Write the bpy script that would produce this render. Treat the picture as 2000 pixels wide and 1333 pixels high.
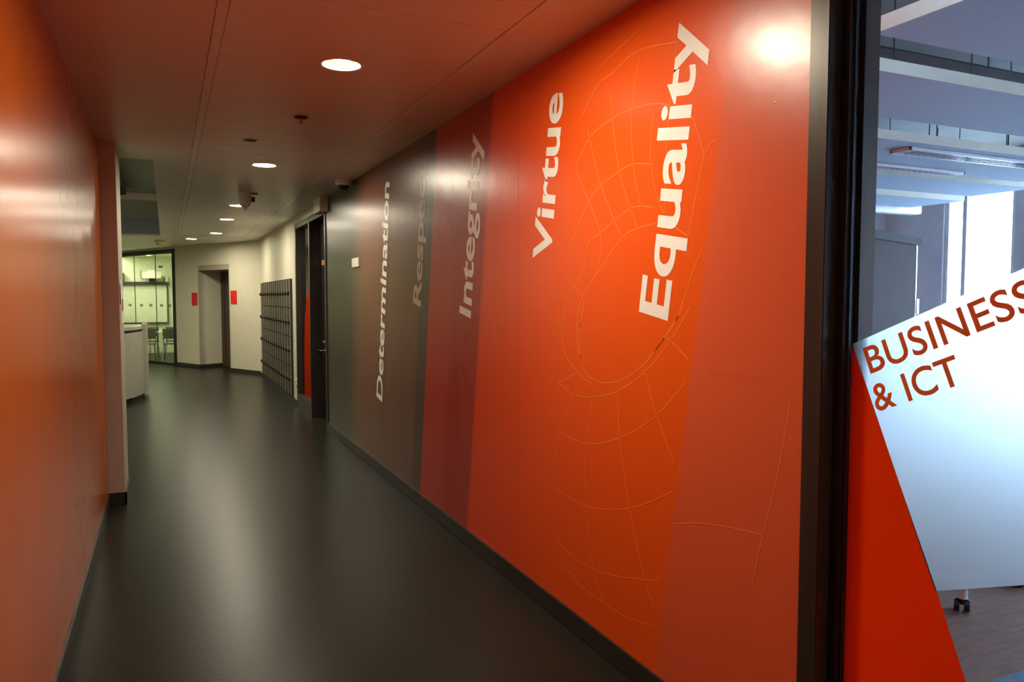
import bpy, bmesh, math, random
from mathutils import Vector, Matrix
random.seed(4)
for o in list(bpy.data.objects): bpy.data.objects.remove(o)
scene = bpy.context.scene
COL = scene.collection

# ------------------------------------------------------------------ camera
F_PX = 1480.0
VPX, VPY, CAMZ = 325.0, 582.0, 1.65
pitch = math.atan2(666.5 - VPY, F_PX)
up_c = Vector((0, -math.cos(pitch), -math.sin(pitch)))
fy_c = Vector((VPX - 1000, VPY - 666.5, F_PX)).normalized()
xr_c = fy_c.cross(up_c).normalized()
right = Vector((xr_c.x, fy_c.x, up_c.x)); down = Vector((xr_c.y, fy_c.y, up_c.y)); fwd = Vector((xr_c.z, fy_c.z, up_c.z))
cam_d = bpy.data.cameras.new('camera'); cam = bpy.data.objects.new('camera', cam_d); COL.objects.link(cam)
m = Matrix.Identity(4)
for i in range(3):
    m[i][0] = right[i]; m[i][1] = -down[i]; m[i][2] = -fwd[i]
m[0][3], m[1][3], m[2][3] = 0, 0, CAMZ
cam.matrix_world = m
cam_d.sensor_width = 36; cam_d.lens = 36 * F_PX / 2000; cam_d.clip_start = 0.05; cam_d.clip_end = 300
scene.camera = cam

# ------------------------------------------------------------------ sky and exposure
world = bpy.data.worlds.new('world'); scene.world = world; world.use_nodes = True
bg = world.node_tree.nodes['Background']
bg.inputs[0].default_value = (0.56, 0.76, 1.0, 1); bg.inputs[1].default_value = 24.0
vs = scene.view_settings
vs.view_transform = 'Standard'; vs.look = 'None'; vs.exposure = 0.0; vs.gamma = 1.0; vs.use_curve_mapping = False
LAMP = 400.0                      # downlight disc radiance
LAMP_COL = (1.0, 0.89, 0.68)

# ------------------------------------------------------------------ materials
def lin(c):
    return tuple(((v / 255) / 12.92 if v / 255 <= .04045 else ((v / 255 + .055) / 1.055) ** 2.4) for v in c)

def mat(name, rgb, rough=.5, metal=0.0, nscale=6.0, namt=.06, bump=0.0, bscale=60.0, spec=.5, stretch=None):
    M = bpy.data.materials.new(name); M.use_nodes = True
    nt = M.node_tree; n = nt.nodes; l = nt.links; p = n['Principled BSDF']
    p.inputs['Roughness'].default_value = rough; p.inputs['Metallic'].default_value = metal
    p.inputs['Specular IOR Level'].default_value = spec
    c = lin(rgb)
    tc = n.new('ShaderNodeTexCoord'); mp = n.new('ShaderNodeMapping')
    if stretch: mp.inputs['Scale'].default_value = stretch
    l.new(tc.outputs['Object'], mp.inputs[0])
    nz = n.new('ShaderNodeTexNoise'); nz.inputs['Scale'].default_value = nscale; nz.inputs['Detail'].default_value = 4
    l.new(mp.outputs[0], nz.inputs['Vector'])
    r = n.new('ShaderNodeValToRGB')
    r.color_ramp.elements[0].position = .3; r.color_ramp.elements[1].position = .7
    r.color_ramp.elements[0].color = (*[v * (1 - namt) for v in c], 1)
    r.color_ramp.elements[1].color = (*[min(1, v * (1 + namt)) for v in c], 1)
    l.new(nz.outputs[0], r.inputs[0]); l.new(r.outputs[0], p.inputs['Base Color'])
    if bump:
        b = n.new('ShaderNodeBump'); b.inputs['Strength'].default_value = bump; b.inputs['Distance'].default_value = .01
        nb = n.new('ShaderNodeTexNoise'); nb.inputs['Scale'].default_value = bscale; nb.inputs['Detail'].default_value = 3
        l.new(mp.outputs[0], nb.inputs['Vector']); l.new(nb.outputs[0], b.inputs['Height']); l.new(b.outputs[0], p.inputs['Normal'])
    return M

def emit(name, col, s):
    M = bpy.data.materials.new(name); M.use_nodes = True; nt = M.node_tree
    nt.nodes.remove(nt.nodes['Principled BSDF'])
    e = nt.nodes.new('ShaderNodeEmission'); e.inputs[0].default_value = (*col, 1); e.inputs[1].default_value = s
    nt.links.new(e.outputs[0], nt.nodes['Material Output'].inputs[0]); return M

def glass(name, tint=(1, 1, 1), boost=1.0):
    M = bpy.data.materials.new(name); M.use_nodes = True; nt = M.node_tree; n = nt.nodes
    n.remove(n['Principled BSDF'])
    t = n.new('ShaderNodeBsdfTransparent'); t.inputs[0].default_value = (*tint, 1)
    g = n.new('ShaderNodeBsdfGlossy'); g.inputs['Roughness'].default_value = .02
    lw = n.new('ShaderNodeLayerWeight'); lw.inputs[0].default_value = .5
    pw = n.new('ShaderNodeMath'); pw.operation = 'POWER'; pw.inputs[1].default_value = 5.0; nt.links.new(lw.outputs['Facing'], pw.inputs[0])
    f = n.new('ShaderNodeMath'); f.operation = 'MULTIPLY_ADD'; f.inputs[1].default_value = .95; f.inputs[2].default_value = .02; nt.links.new(pw.outputs[0], f.inputs[0])
    x = n.new('ShaderNodeMixShader')
    mu = n.new('ShaderNodeMath'); mu.operation = 'MULTIPLY'; mu.inputs[1].default_value = boost
    nt.links.new(f.outputs[0], mu.inputs[0])
    nt.links.new(mu.outputs[0], x.inputs[0]); nt.links.new(t.outputs[0], x.inputs[1]); nt.links.new(g.outputs[0], x.inputs[2])
    nt.links.new(x.outputs[0], n['Material Output'].inputs[0]); return M

def film(name, rgb, transl=.6, clear=0.0, fwd_scatter=0.0):
    """vinyl film on glass: diffuse front, light glows through from behind"""
    M = bpy.data.materials.new(name); M.use_nodes = True; nt = M.node_tree; n = nt.nodes; L = nt.links.new
    n.remove(n['Principled BSDF']); c = lin(rgb)
    d = n.new('ShaderNodeBsdfDiffuse'); t = n.new('ShaderNodeBsdfTranslucent')
    nz = n.new('ShaderNodeTexNoise'); nz.inputs['Scale'].default_value = 5
    tc = n.new('ShaderNodeTexCoord'); L(tc.outputs['Object'], nz.inputs['Vector'])
    r = n.new('ShaderNodeValToRGB'); r.color_ramp.elements[0].color = (*[v * .95 for v in c], 1); r.color_ramp.elements[1].color = (*c, 1)
    L(nz.outputs[0], r.inputs[0]); L(r.outputs[0], d.inputs[0]); L(r.outputs[0], t.inputs[0])
    x = n.new('ShaderNodeMixShader'); x.inputs[0].default_value = transl
    L(d.outputs[0], x.inputs[1]); L(t.outputs[0], x.inputs[2])
    if fwd_scatter:
        rf = n.new('ShaderNodeBsdfRefraction'); rf.inputs['Roughness'].default_value = .5; rf.inputs['IOR'].default_value = 1.45; rf.inputs[0].default_value = (*[min(1, v * 1.15) for v in c], 1)
        x3 = n.new('ShaderNodeMixShader'); x3.inputs[0].default_value = fwd_scatter
        L(x.outputs[0], x3.inputs[1]); L(rf.outputs[0], x3.inputs[2]); x = x3
    tr = n.new('ShaderNodeBsdfTransparent'); x2 = n.new('ShaderNodeMixShader'); x2.inputs[0].default_value = clear
    L(x.outputs[0], x2.inputs[1]); L(tr.outputs[0], x2.inputs[2])
    L(x2.outputs[0], n['Material Output'].inputs[0]); return M

def mural_mat():
    M = bpy.data.materials.new('mural_print'); M.use_nodes = True; nt = M.node_tree; n = nt.nodes; L = nt.links.new
    p = n['Principled BSDF']; p.inputs['Roughness'].default_value = .29; p.inputs['Specular IOR Level'].default_value = .6
    tc = n.new('ShaderNodeTexCoord'); sx = n.new('ShaderNodeSeparateXYZ'); L(tc.outputs['Object'], sx.inputs[0])
    z = n.new('ShaderNodeMath'); z.operation = 'MULTIPLY_ADD'; z.inputs[1].default_value = .1664
    L(sx.outputs['Z'], z.inputs[0]); L(sx.outputs['Y'], z.inputs[2])
    mr = n.new('ShaderNodeMapRange'); mr.inputs[1].default_value = 1.5; mr.inputs[2].default_value = 10.0
    L(z.outputs[0], mr.inputs[0])
    r = n.new('ShaderNodeValToRGB'); cr = r.color_ramp; cr.interpolation = 'LINEAR'
    e = .0004
    stops = [(1.5, (224, 100, 66)), (2.56 - e * 8, (224, 98, 58)), (2.56, (238, 92, 20)), (3.6, (240, 90, 16)), (4.69 - e * 8, (234, 78, 20)),
             (4.69, (176, 50, 34)), (5.22 - e * 8, (176, 48, 32)), (5.22, (188, 50, 32)), (5.744 - e * 8, (190, 50, 30)), (5.744, (86, 66, 52)), (5.95, (86, 64, 50)), (5.97, (112, 76, 60)),
             (6.86, (118, 78, 60)), (6.89, (98, 72, 58)), (7.2, (120, 76, 56)), (8.0, (118, 76, 58)), (8.35, (74, 60, 48)), (9.9, (66, 57, 46))]
    els = cr.elements
    while len(els) > 1: els.remove(els[-1])
    els[0].position = (stops[0][0] - 1.5) / 8.5; els[0].color = (*lin(stops[0][1]), 1)
    for s, c in stops[1:]:
        q = els.new((s - 1.5) / 8.5); q.color = (*lin(c), 1)
    L(mr.outputs[0], r.inputs[0]); L(r.outputs[0], p.inputs['Base Color'])
    nz = n.new('ShaderNodeTexNoise'); nz.inputs['Scale'].default_value = 7; L(tc.outputs['Object'], nz.inputs['Vector'])
    n2 = n.new('ShaderNodeTexVoronoi'); n2.inputs['Scale'].default_value = 9; L(tc.outputs['Object'], n2.inputs['Vector'])
    mr2 = n.new('ShaderNodeMapRange'); mr2.inputs[1].default_value = 0; mr2.inputs[2].default_value = .05; mr2.inputs[3].default_value = .25; mr2.inputs[4].default_value = 0
    L(n2.outputs['Distance'], mr2.inputs[0])
    ad = n.new('ShaderNodeMath'); L(nz.outputs[0], ad.inputs[0]); L(mr2.outputs[0], ad.inputs[1])
    b = n.new('ShaderNodeBump'); b.inputs['Strength'].default_value = .10; b.inputs['Distance'].default_value = .012
    L(ad.outputs[0], b.inputs['Height']); L(b.outputs[0], p.inputs['Normal'])
    return M

MT = dict(
    mural=mural_mat(),
    orange=mat('orange_paint', (200, 96, 10), .24, nscale=3, namt=.05, bump=.06, bscale=14, spec=.45),
    cream=mat('cream_wall_paint', (208, 204, 182), .55, nscale=4, namt=.03, bump=.05, bscale=120),
    pillar=mat('pillar_paint', (196, 186, 172), .5, nscale=4, namt=.03),
    ceil=mat('white_ceiling_metal', (236, 230, 222), .38, nscale=2, namt=.03, bump=.03, bscale=8),
    gyp=mat('white_plaster', (230, 222, 214), .42, nscale=2, namt=.03, bump=.03, bscale=10),
    trim=mat('ceiling_trim_white', (232, 226, 218), .35),
    gap=mat('dark_gap', (60, 54, 50), .7),
    floor=mat('dark_linoleum', (37, 37, 30), .31, nscale=30, namt=.12, bump=.04, bscale=45, spec=.09),
    skirt=mat('dark_skirting', (48, 46, 42), .38),
    frame=mat('dark_anodised_frame', (72, 66, 62), .36, metal=.5, nscale=30, namt=.1, stretch=(1, 1, .05)),
    black=mat('black_frame', (26, 26, 28), .4),
    white=mat('white_plastic', (238, 232, 222), .35),
    letter=mat('cream_vinyl', (254, 251, 244), .33),
    letter_dim=mat('taupe_vinyl', (204, 180, 162), .3),
    line=mat('pale_orange_line', (250, 127, 58), .3),
    line2=mat('pale_red_line', (186, 62, 44), .3),
    line3=mat('soft_red_print', (120, 44, 40), .3),
    ghost=mat('soft_orange_print', (228, 98, 62), .3),
    locker=mat('grey_locker_metal', (92, 88, 74), .45, nscale=20, namt=.08),
    lockerbody=mat('dark_locker_body', (40, 38, 34), .6),
    latch=mat('black_latch', (24, 22, 22), .35),
    steel=mat('steel', (205, 205, 200), .25, metal=1),
    satin=mat('satin_chrome', (226, 232, 238), .3, metal=.55),
    chrome=mat('chrome', (225, 228, 232), .12, metal=1),
    brass=mat('brass_plate', (196, 150, 92), .4, metal=.3),
    red=mat('red_sign_paint', (214, 34, 24), .4),
    browndoor=mat('dark_brown_door', (70, 56, 46), .5, stretch=(8, 8, .6)),
    counter=mat('counter_laminate', (172, 172, 158), .45),
    counter_top=mat('counter_top', (170, 174, 150), .3),
    blue=mat('blue_glow_tint', (150, 164, 190), .6),  # bluish daylight glow put into the colour
    louvre=mat('dark_grille', (64, 66, 60), .5),
    carpet=mat('brown_carpet', (98, 64, 50), .9, nscale=14, namt=.3, bump=.3, bscale=90, stretch=(.5, 3, 1)),
    bluecarpet=mat('blue_carpet', (62, 86, 108), .9, nscale=50, namt=.2, bump=.3, bscale=150),
    concrete=mat('grey_soffit', (150, 152, 150), .8, nscale=3, namt=.08),
    acoustic=mat('acoustic_felt_daylight_tint', (168, 194, 220), .8, nscale=40, namt=.03),  # blue daylight on the undersides is put into this colour
    panel_edge=mat('panel_edge_cream', (214, 210, 196), .7),
    recess=mat('grey_green_plaster', (168, 174, 166), .6, nscale=3, namt=.03),
    roomwall=mat('grey_white_wall', (212, 218, 228), .7),
    board=mat('grey_board_felt', (70, 68, 70), .9, nscale=80, namt=.06, spec=.05),
    alu=mat('brushed_aluminium', (62, 66, 70), .8, spec=.05, metal=0, stretch=(1, 20, 1)),
    tray=mat('dark_cable_tray', (54, 50, 52), .6),
    lum=mat('white_enamel', (236, 240, 244), .3),
    whiteboard=mat('whiteboard_enamel', (232, 236, 214), .25),
    classwall=mat('classroom_wall', (220, 224, 196), .6),
    seat=mat('olive_grey_plastic', (84, 88, 72), .5),
    tabletop=mat('pale_tabletop', (226, 226, 200), .35),
    paper=mat('paper', (236, 226, 214), .7),
    paper_orange=mat('paper_orange_print', (190, 84, 40), .7),
    glass=glass('clear_glass', (.96, .98, .98)),
    glass_cls=glass('classroom_glass', (.93, .97, .90)),
    glass_dark=glass('tinted_glass', (.55, .58, .62), 1.3),
    frost=film('white_frosted_film', (232, 236, 240), .6, .03, .82),
    orangefilm2=film('dark_orange_film', (176, 46, 12), .2, 0.02),
    orangefilm=film('orange_film', (242, 76, 10), .35, 0.02),
    redfilm=film('orange_lettering_film', (226, 84, 30), .3, 0.0),
    mark=film('frosted_mark', (170, 176, 150), .5, .35),
    lamp=emit('downlight_glow', LAMP_COL, LAMP),
    lamp_weak=emit('downlight_glow_dim', LAMP_COL, LAMP * .05),
    panel_glow=emit('classroom_panel_glow', (1.0, 0.98, .72), 34.0),
    reflector=mat('downlight_reflector', (240, 236, 226), .3),
    bowl=mat('lamp_reflector_bowl', (225, 200, 160), .35),
    ground=mat('outside_paving', (170, 172, 174), .9),
)

# ------------------------------------------------------------------ mesh helpers
class MB:
    def __init__(s): s.bm = bmesh.new()
    def box(s, x0, x1, y0, y1, z0, z1, bev=0):
        r = bmesh.ops.create_cube(s.bm, size=1)
        for v in r['verts']:
            v.co = Vector(((x0 + x1) / 2 + v.co.x * (x1 - x0), (y0 + y1) / 2 + v.co.y * (y1 - y0), (z0 + z1) / 2 + v.co.z * (z1 - z0)))
        if bev:
            es = list({e for v in r['verts'] for e in v.link_edges})
            bmesh.ops.bevel(s.bm, geom=es, offset=bev, segments=2, affect='EDGES')
        return s
    def prism(s, pts, z0, z1):
        lo = [s.bm.verts.new((x, y, z0)) for x, y in pts]; hi = [s.bm.verts.new((x, y, z1)) for x, y in pts]
        k = len(pts)
        s.bm.faces.new(lo[::-1]); s.bm.faces.new(hi)
        for i in range(k): s.bm.faces.new((lo[i], lo[(i + 1) % k], hi[(i + 1) % k], hi[i]))
        return s
    def slab(s, pts, x0, x1):
        """polygon in (Y,Z) extruded along X"""
        lo = [s.bm.verts.new((x0, y, z)) for y, z in pts]; hi = [s.bm.verts.new((x1, y, z)) for y, z in pts]
        k = len(pts)
        s.bm.faces.new(lo); s.bm.faces.new(hi[::-1])
        for i in range(k): s.bm.faces.new((lo[(i + 1) % k], lo[i], hi[i], hi[(i + 1) % k]))
        return s
    def tube(s, a, b, r, seg=12, r2=None):
        a = Vector(a); b = Vector(b); d = b - a
        q = d.to_track_quat('Z', 'Y').to_matrix().to_4x4()
        bmesh.ops.create_cone(s.bm, cap_ends=True, segments=seg, radius1=r, radius2=r if r2 is None else r2, depth=d.length,
                              matrix=Matrix.Translation((a + b) / 2) @ q)
        return s
    def path(s, pts, r, seg=8):
        for a, b in zip(pts, pts[1:]): s.tube(a, b, r, seg)
        for p in pts[1:-1]: bmesh.ops.create_uvsphere(s.bm, u_segments=seg, v_segments=6, radius=r, matrix=Matrix.Translation(p))
        return s
    def lathe(s, prof, c=(0, 0, 0), seg=28, cap=False):
        rings = []
        for r, z in prof:
            rings.append([s.bm.verts.new((c[0] + r * math.cos(2 * math.pi * k / seg), c[1] + r * math.sin(2 * math.pi * k / seg), c[2] + z)) for k in range(seg)])
        for A, B in zip(rings, rings[1:]):
            for k in range(seg): s.bm.faces.new((A[k], A[(k + 1) % seg], B[(k + 1) % seg], B[k]))
        if cap:
            s.bm.faces.new(rings[0][::-1]); s.bm.faces.new(rings[-1])
        return s
    def sphere(s, c, r, sc=(1, 1, 1)):
        bmesh.ops.create_uvsphere(s.bm, u_segments=20, v_segments=12, radius=r, matrix=Matrix.Translation(c) @ Matrix.Diagonal((*sc, 1))); return s
    def rot(s, ang, c):
        bmesh.ops.rotate(s.bm, verts=s.bm.verts, cent=c, matrix=Matrix.Rotation(ang, 3, 'Z')); return s
    def build(s, name, mt, parent=None, smooth=False):
        bmesh.ops.recalc_face_normals(s.bm, faces=s.bm.faces)
        me = bpy.data.meshes.new(name); s.bm.to_mesh(me); s.bm.free()
        if smooth:
            for p in me.polygons: p.use_smooth = True
            try: me.set_sharp_from_angle(angle=math.radians(40))
            except Exception: pass
        me.materials.append(MT[mt])
        o = bpy.data.objects.new(name, me); COL.objects.link(o)
        if parent: o.parent = parent; o.matrix_parent_inverse = Matrix.Translation(parent.location).inverted() if parent.type == 'EMPTY' else Matrix.Identity(4)
        return o

def tag(o, label, cat=None, group=None, kind=None):
    o['label'] = label
    if cat: o['category'] = cat
    if group: o['group'] = group
    if kind: o['kind'] = kind
    return o
def struct(o, label=None):
    o['kind'] = 'structure'
    if label: o['label'] = label
    return o
def thing(name, loc, label, cat, group=None):
    o = bpy.data.objects.new(name, None); COL.objects.link(o); o.location = loc; o.empty_display_size = .1
    return tag(o, label, cat, group)
def copy_tree(o, parent=None, inv=None):
    c = o.copy(); COL.objects.link(c)
    if parent: c.parent = parent; c.matrix_parent_inverse = o.matrix_parent_inverse.copy()
    for ch in list(o.children): copy_tree(ch, c)
    return c

XR, XL, ZC = 1.80, -.455, 2.87
def YE(x): return 16.9 + 2.03 * (1.8 - x)          # plan line of the slanting end wall
TX, TY = -.4419, .8971                              # along it
NX, NY = .8971, .4419                               # into it

# ================================================================== STRUCTURE
struct(MB().box(-4.2, 1.95, -4.2, 32, -.12, 0).build('floor', 'floor'), 'dark grey-green polished linoleum corridor floor')
fr = struct(MB().box(1.95, 9.0, -3.2, 7.2, -.12, 0).build('floor_classroom', 'carpet'), 'brown streaked carpet behind the glass')
MB().box(1.96, 8.55, -3.1, 2.03, 0, .006).build('carpet_inset', 'bluecarpet', fr)['label'] = 'blue carpet area'
struct(MB().box(1.95, 6, 7.2, 17, -.12, 0).build('floor_storeroom', 'floor'))
struct(MB().box(-30, 60, -40, 60, -.6, -.5).build('ground', 'ground'))

# ---- right wall with mural
wr = struct(MB().box(XR, 1.93, 1.762, 9.45, 0, ZC + .5).build('wall_right', 'mural'), 'glossy mural wall in orange, dark red and brown bands')
struct(MB().box(XR, 1.93, 9.45, 11.87, 2.76, ZC).box(XR, 1.93, 11.87, 12.27, 0, ZC).box(XR, 1.93, 12.27, 16.47, 1.955, ZC)
       .box(XR, 1.93, 16.47, 17.0, 0, ZC).build('wall_right_far', 'cream'), 'cream wall around the lockers and above the door')
struct(MB().box(XR, 1.93, -4, .12, 0, ZC + .5).build('wall_right_near', 'orange'))
bmb = MB().box(XR - .014, XR, 1.762, 9.45, 0, .10, .003)
struct(bmb.build('baseboard_right', 'skirt'))
struct(MB().box(XR - .014, XR, 11.87, 16.9, 0, .075, .003).build('baseboard_far', 'skirt'))
# ---- left wall and pillar
struct(MB().box(XL - .16, XL, -4, 6.72, 0, ZC).build('wall_left', 'orange'), 'glossy orange painted left corridor wall')
struct(MB().box(XL, XL + .014, -4, 6.72, 0, .10, .003).build('baseboard_left', 'skirt'))
pl = struct(MB().box(XL - .16, -.338, 6.72, 7.33, 0, ZC, .006).build('wall_left_pillar', 'pillar'), 'white painted pillar ending the orange left wall')
struct(MB().box(XL + .001, -.324, 6.706, 6.72, 0, .10).box(-.338, -.324, 6.706, 7.344, 0, .10).build('baseboard_pillar', 'skirt'))
struct(MB().box(-4.2, XL - .16, 7.2, 7.33, 0, 3.9).build('wall_hall_near', 'cream'))
struct(MB().box(-4.2, -4.05, 7.2, 31, 0, 3.9).build('wall_hall_left', 'cream'))
struct(MB().box(XL - .2, 1.95, -4.15, -4, 0, ZC).build('wall_back', 'cream'))
# ---- slanting end wall
def seg(x0, x1, z0, z1, mb, th=.15, off=0):
    a = (x0 + NX * off, YE(x0) + NY * off); b = (x1 + NX * off, YE(x1) + NY * off)
    return mb.prism([a, b, (b[0] + NX * th, b[1] + NY * th), (a[0] + NX * th, a[1] + NY * th)], z0, z1)
c0 = (.69 + NX * .56, YE(.69) + NY * .56); c1 = (1.27 + NX * .56, YE(1.27) + NY * .56)
def lerp(t, dz=0): return (c0[0] + (c1[0] - c0[0]) * t + NX * dz, c0[1] + (c1[1] - c0[1]) * t + NY * dz)
mb = MB(); seg(1.27, 1.86, 0, ZC, mb); seg(.20, .69, 0, ZC, mb); seg(.69, 1.27, 2.28, ZC, mb); seg(-2.1, .20, 2.835, ZC, mb); seg(-4.2, -2.1, 0, ZC, mb)
# niche reveals
a0 = (.69, YE(.69)); mb.prism([a0, (a0[0] + NX * .60, a0[1] + NY * .60), (a0[0] + NX * .60 + TX * .08, a0[1] + NY * .60 + TY * .08), (a0[0] + TX * .08, a0[1] + TY * .08)], 0, 2.4)
b0 = (1.27, YE(1.27)); mb.prism([b0, (b0[0] + NX * .60, b0[1] + NY * .60), (b0[0] + NX * .60 - TX * .08, b0[1] + NY * .60 - TY * .08), (b0[0] - TX * .08, b0[1] - TY * .08)], 0, 2.4)
mb.prism([a0, b0, (b0[0] + NX * .6, b0[1] + NY * .6), (a0[0] + NX * .6, a0[1] + NY * .6)], 2.28, 2.4)
mb.prism([lerp(-.3, .055), lerp(1.3, .055), lerp(1.3, .1), lerp(-.3, .1)], 0, 2.87)  # unseen backing behind the niche door, added to keep daylight out
struct(mb.build('wall_end', 'cream'), 'cream end wall with a door niche')
mb = MB()
for x0, x1 in ((1.27, 1.80), (.20, .69)): seg(x0, x1, 0, .085, mb, .012, -.012)
mb.prism([(a0[0] - TX * .012, a0[1] - TY * .012), (a0[0] + NX * .55 - TX * .012, a0[1] + NY * .55 - TY * .012), (a0[0] + NX * .55, a0[1] + NY * .55), a0], 0, .085)
struct(mb.build('baseboard_end', 'skirt'))
# niche door
d1 = MB(); dn = struct(d1.prism([lerp(0), lerp(1), lerp(1, .05), lerp(0, .05)], .005, 2.28).build('door_2', 'browndoor'), 'dark brown door at the back of the niche')
MB().prism([lerp(.02, -.02), lerp(.12, -.02), lerp(.12), lerp(.02)], .005, 2.27).prism([lerp(.88, -.02), lerp(.98, -.02), lerp(.98), lerp(.88)], .005, 2.27).prism([lerp(.12, -.02), lerp(.88, -.02), lerp(.88), lerp(.12)], 2.18, 2.27).build('door_frame', 'browndoor', dn)
MB().tube((*lerp(.8, -.06), 1.0), (*lerp(.62, -.06), 1.0), .01).tube((*lerp(.8, -.06), 1.0), (*lerp(.8, .0), 1.0), .01).build('door_handle', 'steel', dn)

# ---- ceiling
HOLE = .103
def holed(mb_, x0, x1, y0, y1, holes):
    '''flat ceiling rectangle with round openings for downlights'''
    holes = sorted(holes, key=lambda h: h[1]); ya = y0
    for hx, hy in holes:
        a, b = hy - .13, hy + .13
        mb_.box(x0, x1, ya, a, ZC, ZC + .03); mb_.box(x0, hx - HOLE, a, b, ZC, ZC + .03); mb_.box(hx + HOLE, x1, a, b, ZC, ZC + .03)
        n_ = 24; xs_ = [hx - HOLE * math.cos(math.pi * k / n_) for k in range(n_ + 1)]
        for xa, xb in zip(xs_, xs_[1:]):
            ca = math.sqrt(max(0, HOLE ** 2 - (xa - hx) ** 2)); cb = math.sqrt(max(0, HOLE ** 2 - (xb - hx) ** 2))
            mb_.prism([(xa, a), (xb, a), (xb, hy - cb), (xa, hy - ca)], ZC, ZC + .03); mb_.prism([(xa, hy + ca), (xb, hy + cb), (xb, b), (xa, b)], ZC, ZC + .03)
        ya = b
    mb_.box(x0, x1, ya, y1, ZC, ZC + .03)
    return mb_
cl = MB().box(XL - .2, .218, -4, 7.5, ZC, ZC + .03).box(-.08, .218, 7.5, 16.6, ZC, ZC + .03)
cl.prism([(-.08, 16.6), (.218, 16.6), (.218, 20.2), (-.08, 20.8)], ZC, ZC + .03)
holed(cl, .218, .80, 16.2, 18.0, [(.50, 17.16)])
cl.prism([(.218, 18.0), (.80, 18.0), (.80, 19.1), (.218, 20.3)], ZC, ZC + .03)
cl.prism([(.80, 16.2), (1.9, 16.2), (1.9, 17.0), (.80, 19.2)], ZC, ZC + .03)
holed(cl, -4.1, -.08, 16.6, 19.5, [(-2.2, 18.6)])
cl.prism([(-4.1, 19.5), (-.08, 19.5), (-.08, 20.9), (-4.1, 29.2)], ZC, ZC + .03)
holed(cl, -4.1, -3.2, 7.2, 16.6, [(-3.6, 12.0), (-3.6, 15.0)])
cl.box(1.49, 1.9, -4, 16.2, ZC, ZC + .03)
ceil = struct(cl.build('ceiling', 'gyp'), 'white ceiling with a band of metal planks')
MB().box(XL - .2, 1.93, -4.2, 7.45, ZC + .1, ZC + .14).box(-.02, 1.93, 7.45, 17, ZC + .1, ZC + .14).build('ceiling_backing', 'gap', ceil)  # unseen backing slab, added so no light leaks through the ceiling
MB().box(.220, .266, -4, 16.2, ZC - .004, ZC + .02, .002).build('ceiling_trim_strip', 'trim', ceil)
MB().box(1.446, 1.488, -4, 16.2, ZC - .004, ZC + .02, .002).build('ceiling_trim_strip', 'trim', ceil)
lamps = [(.865, -2.7, 1), (.865, 2.84, 1), (.865, 4.06, .2), (.85, 7.375, 1), (.89, 10.73, 1), (.887, 12.68, 1), (.885, 15.47, 1)]
plank = None
y = -3.97
while y < 16.0:
    y1 = y + .297
    holes = [l for l in lamps if y - .12 < l[1] < y1 + .12]
    if not holes:
        if plank is None:
            plank = MB().box(.268, 1.444, 0, .297, ZC, ZC + .02, .0025).build('ceiling_plank', 'ceil', ceil); plank.location.y = y
        else:
            c = plank.copy(); COL.objects.link(c); c.parent = ceil; c.location.y = y
    else:                                            # plank cut around its downlight
        lx, ly, _ = holes[0]; bm = MB(); R0 = .103
        n = 40
        pts = []
        ya, yb = y, y1
        # build as grid strips either side of circle
        xs = [.268, lx - R0] + [lx - R0 * math.cos(math.pi * k / n) for k in range(1, n)] + [lx + R0, 1.444]
        for xa, xb in zip(xs, xs[1:]):
            def cut(xx):
                dd = R0 * R0 - (xx - lx) ** 2
                return math.sqrt(dd) if dd > 0 else 0
            ca, cb = cut(xa), cut(xb)
            if xb <= lx - R0 + 1e-6 or xa >= lx + R0 - 1e-6:
                bm.box(xa, xb, ya, yb, ZC, ZC + .02)
            else:
                lo = [(xa, min(yb, ly - ca)), (xb, min(yb, ly - cb))]
                if lo[0][1] > ya + 1e-4 or lo[1][1] > ya + 1e-4:
                    bm.prism([(xa, ya), (xb, ya), (xb, max(ya, lo[1][1])), (xa, max(ya, lo[0][1]))], ZC, ZC + .02)
                hi = [(xa, max(ya, ly + ca)), (xb, max(ya, ly + cb))]
                if hi[0][1] < yb - 1e-4 or hi[1][1] < yb - 1e-4:
                    bm.prism([(xa, min(yb, hi[0][1])), (xb, min(yb, hi[1][1])), (xb, yb), (xa, yb)], ZC, ZC + .02)
        bm.build('ceiling_plank', 'ceil', ceil)
    y += .30
# recess over the hall
rc = MB().box(-.08, -.02, 7.5, 16.6, ZC + .03, 3.75).box(-3.25, -3.2, 7.5, 16.6, ZC + .03, 3.75).box(-3.25, -.02, 7.44, 7.5, ZC + .03, 3.75).box(-3.25, -.02, 16.6, 16.66, 3.19, 3.75).box(-3.25, -.02, 7.44, 16.66, 3.70, 3.78)
rco = struct(rc.build('ceiling_recess', 'recess'), 'raised ceiling recess over the hall')
MB().box(-3.2, -.08, 16.59, 16.66, ZC + .03, 3.19).build('recess_blue_glow', 'blue', rco)['label'] = 'far recess face tinted with a blue daylight glow'  # blue glow at the recess end, painted on a plain face
MB().box(-3.2, -.08, 16.42, 16.6, 3.55, 3.70, .02).build('recess_beam', 'gyp', rco)
MB().box(-3.2, -.08, 7.5, 7.62, 3.3, 3.36, .01).build('recess_ledge', 'gyp', rco)

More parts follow.
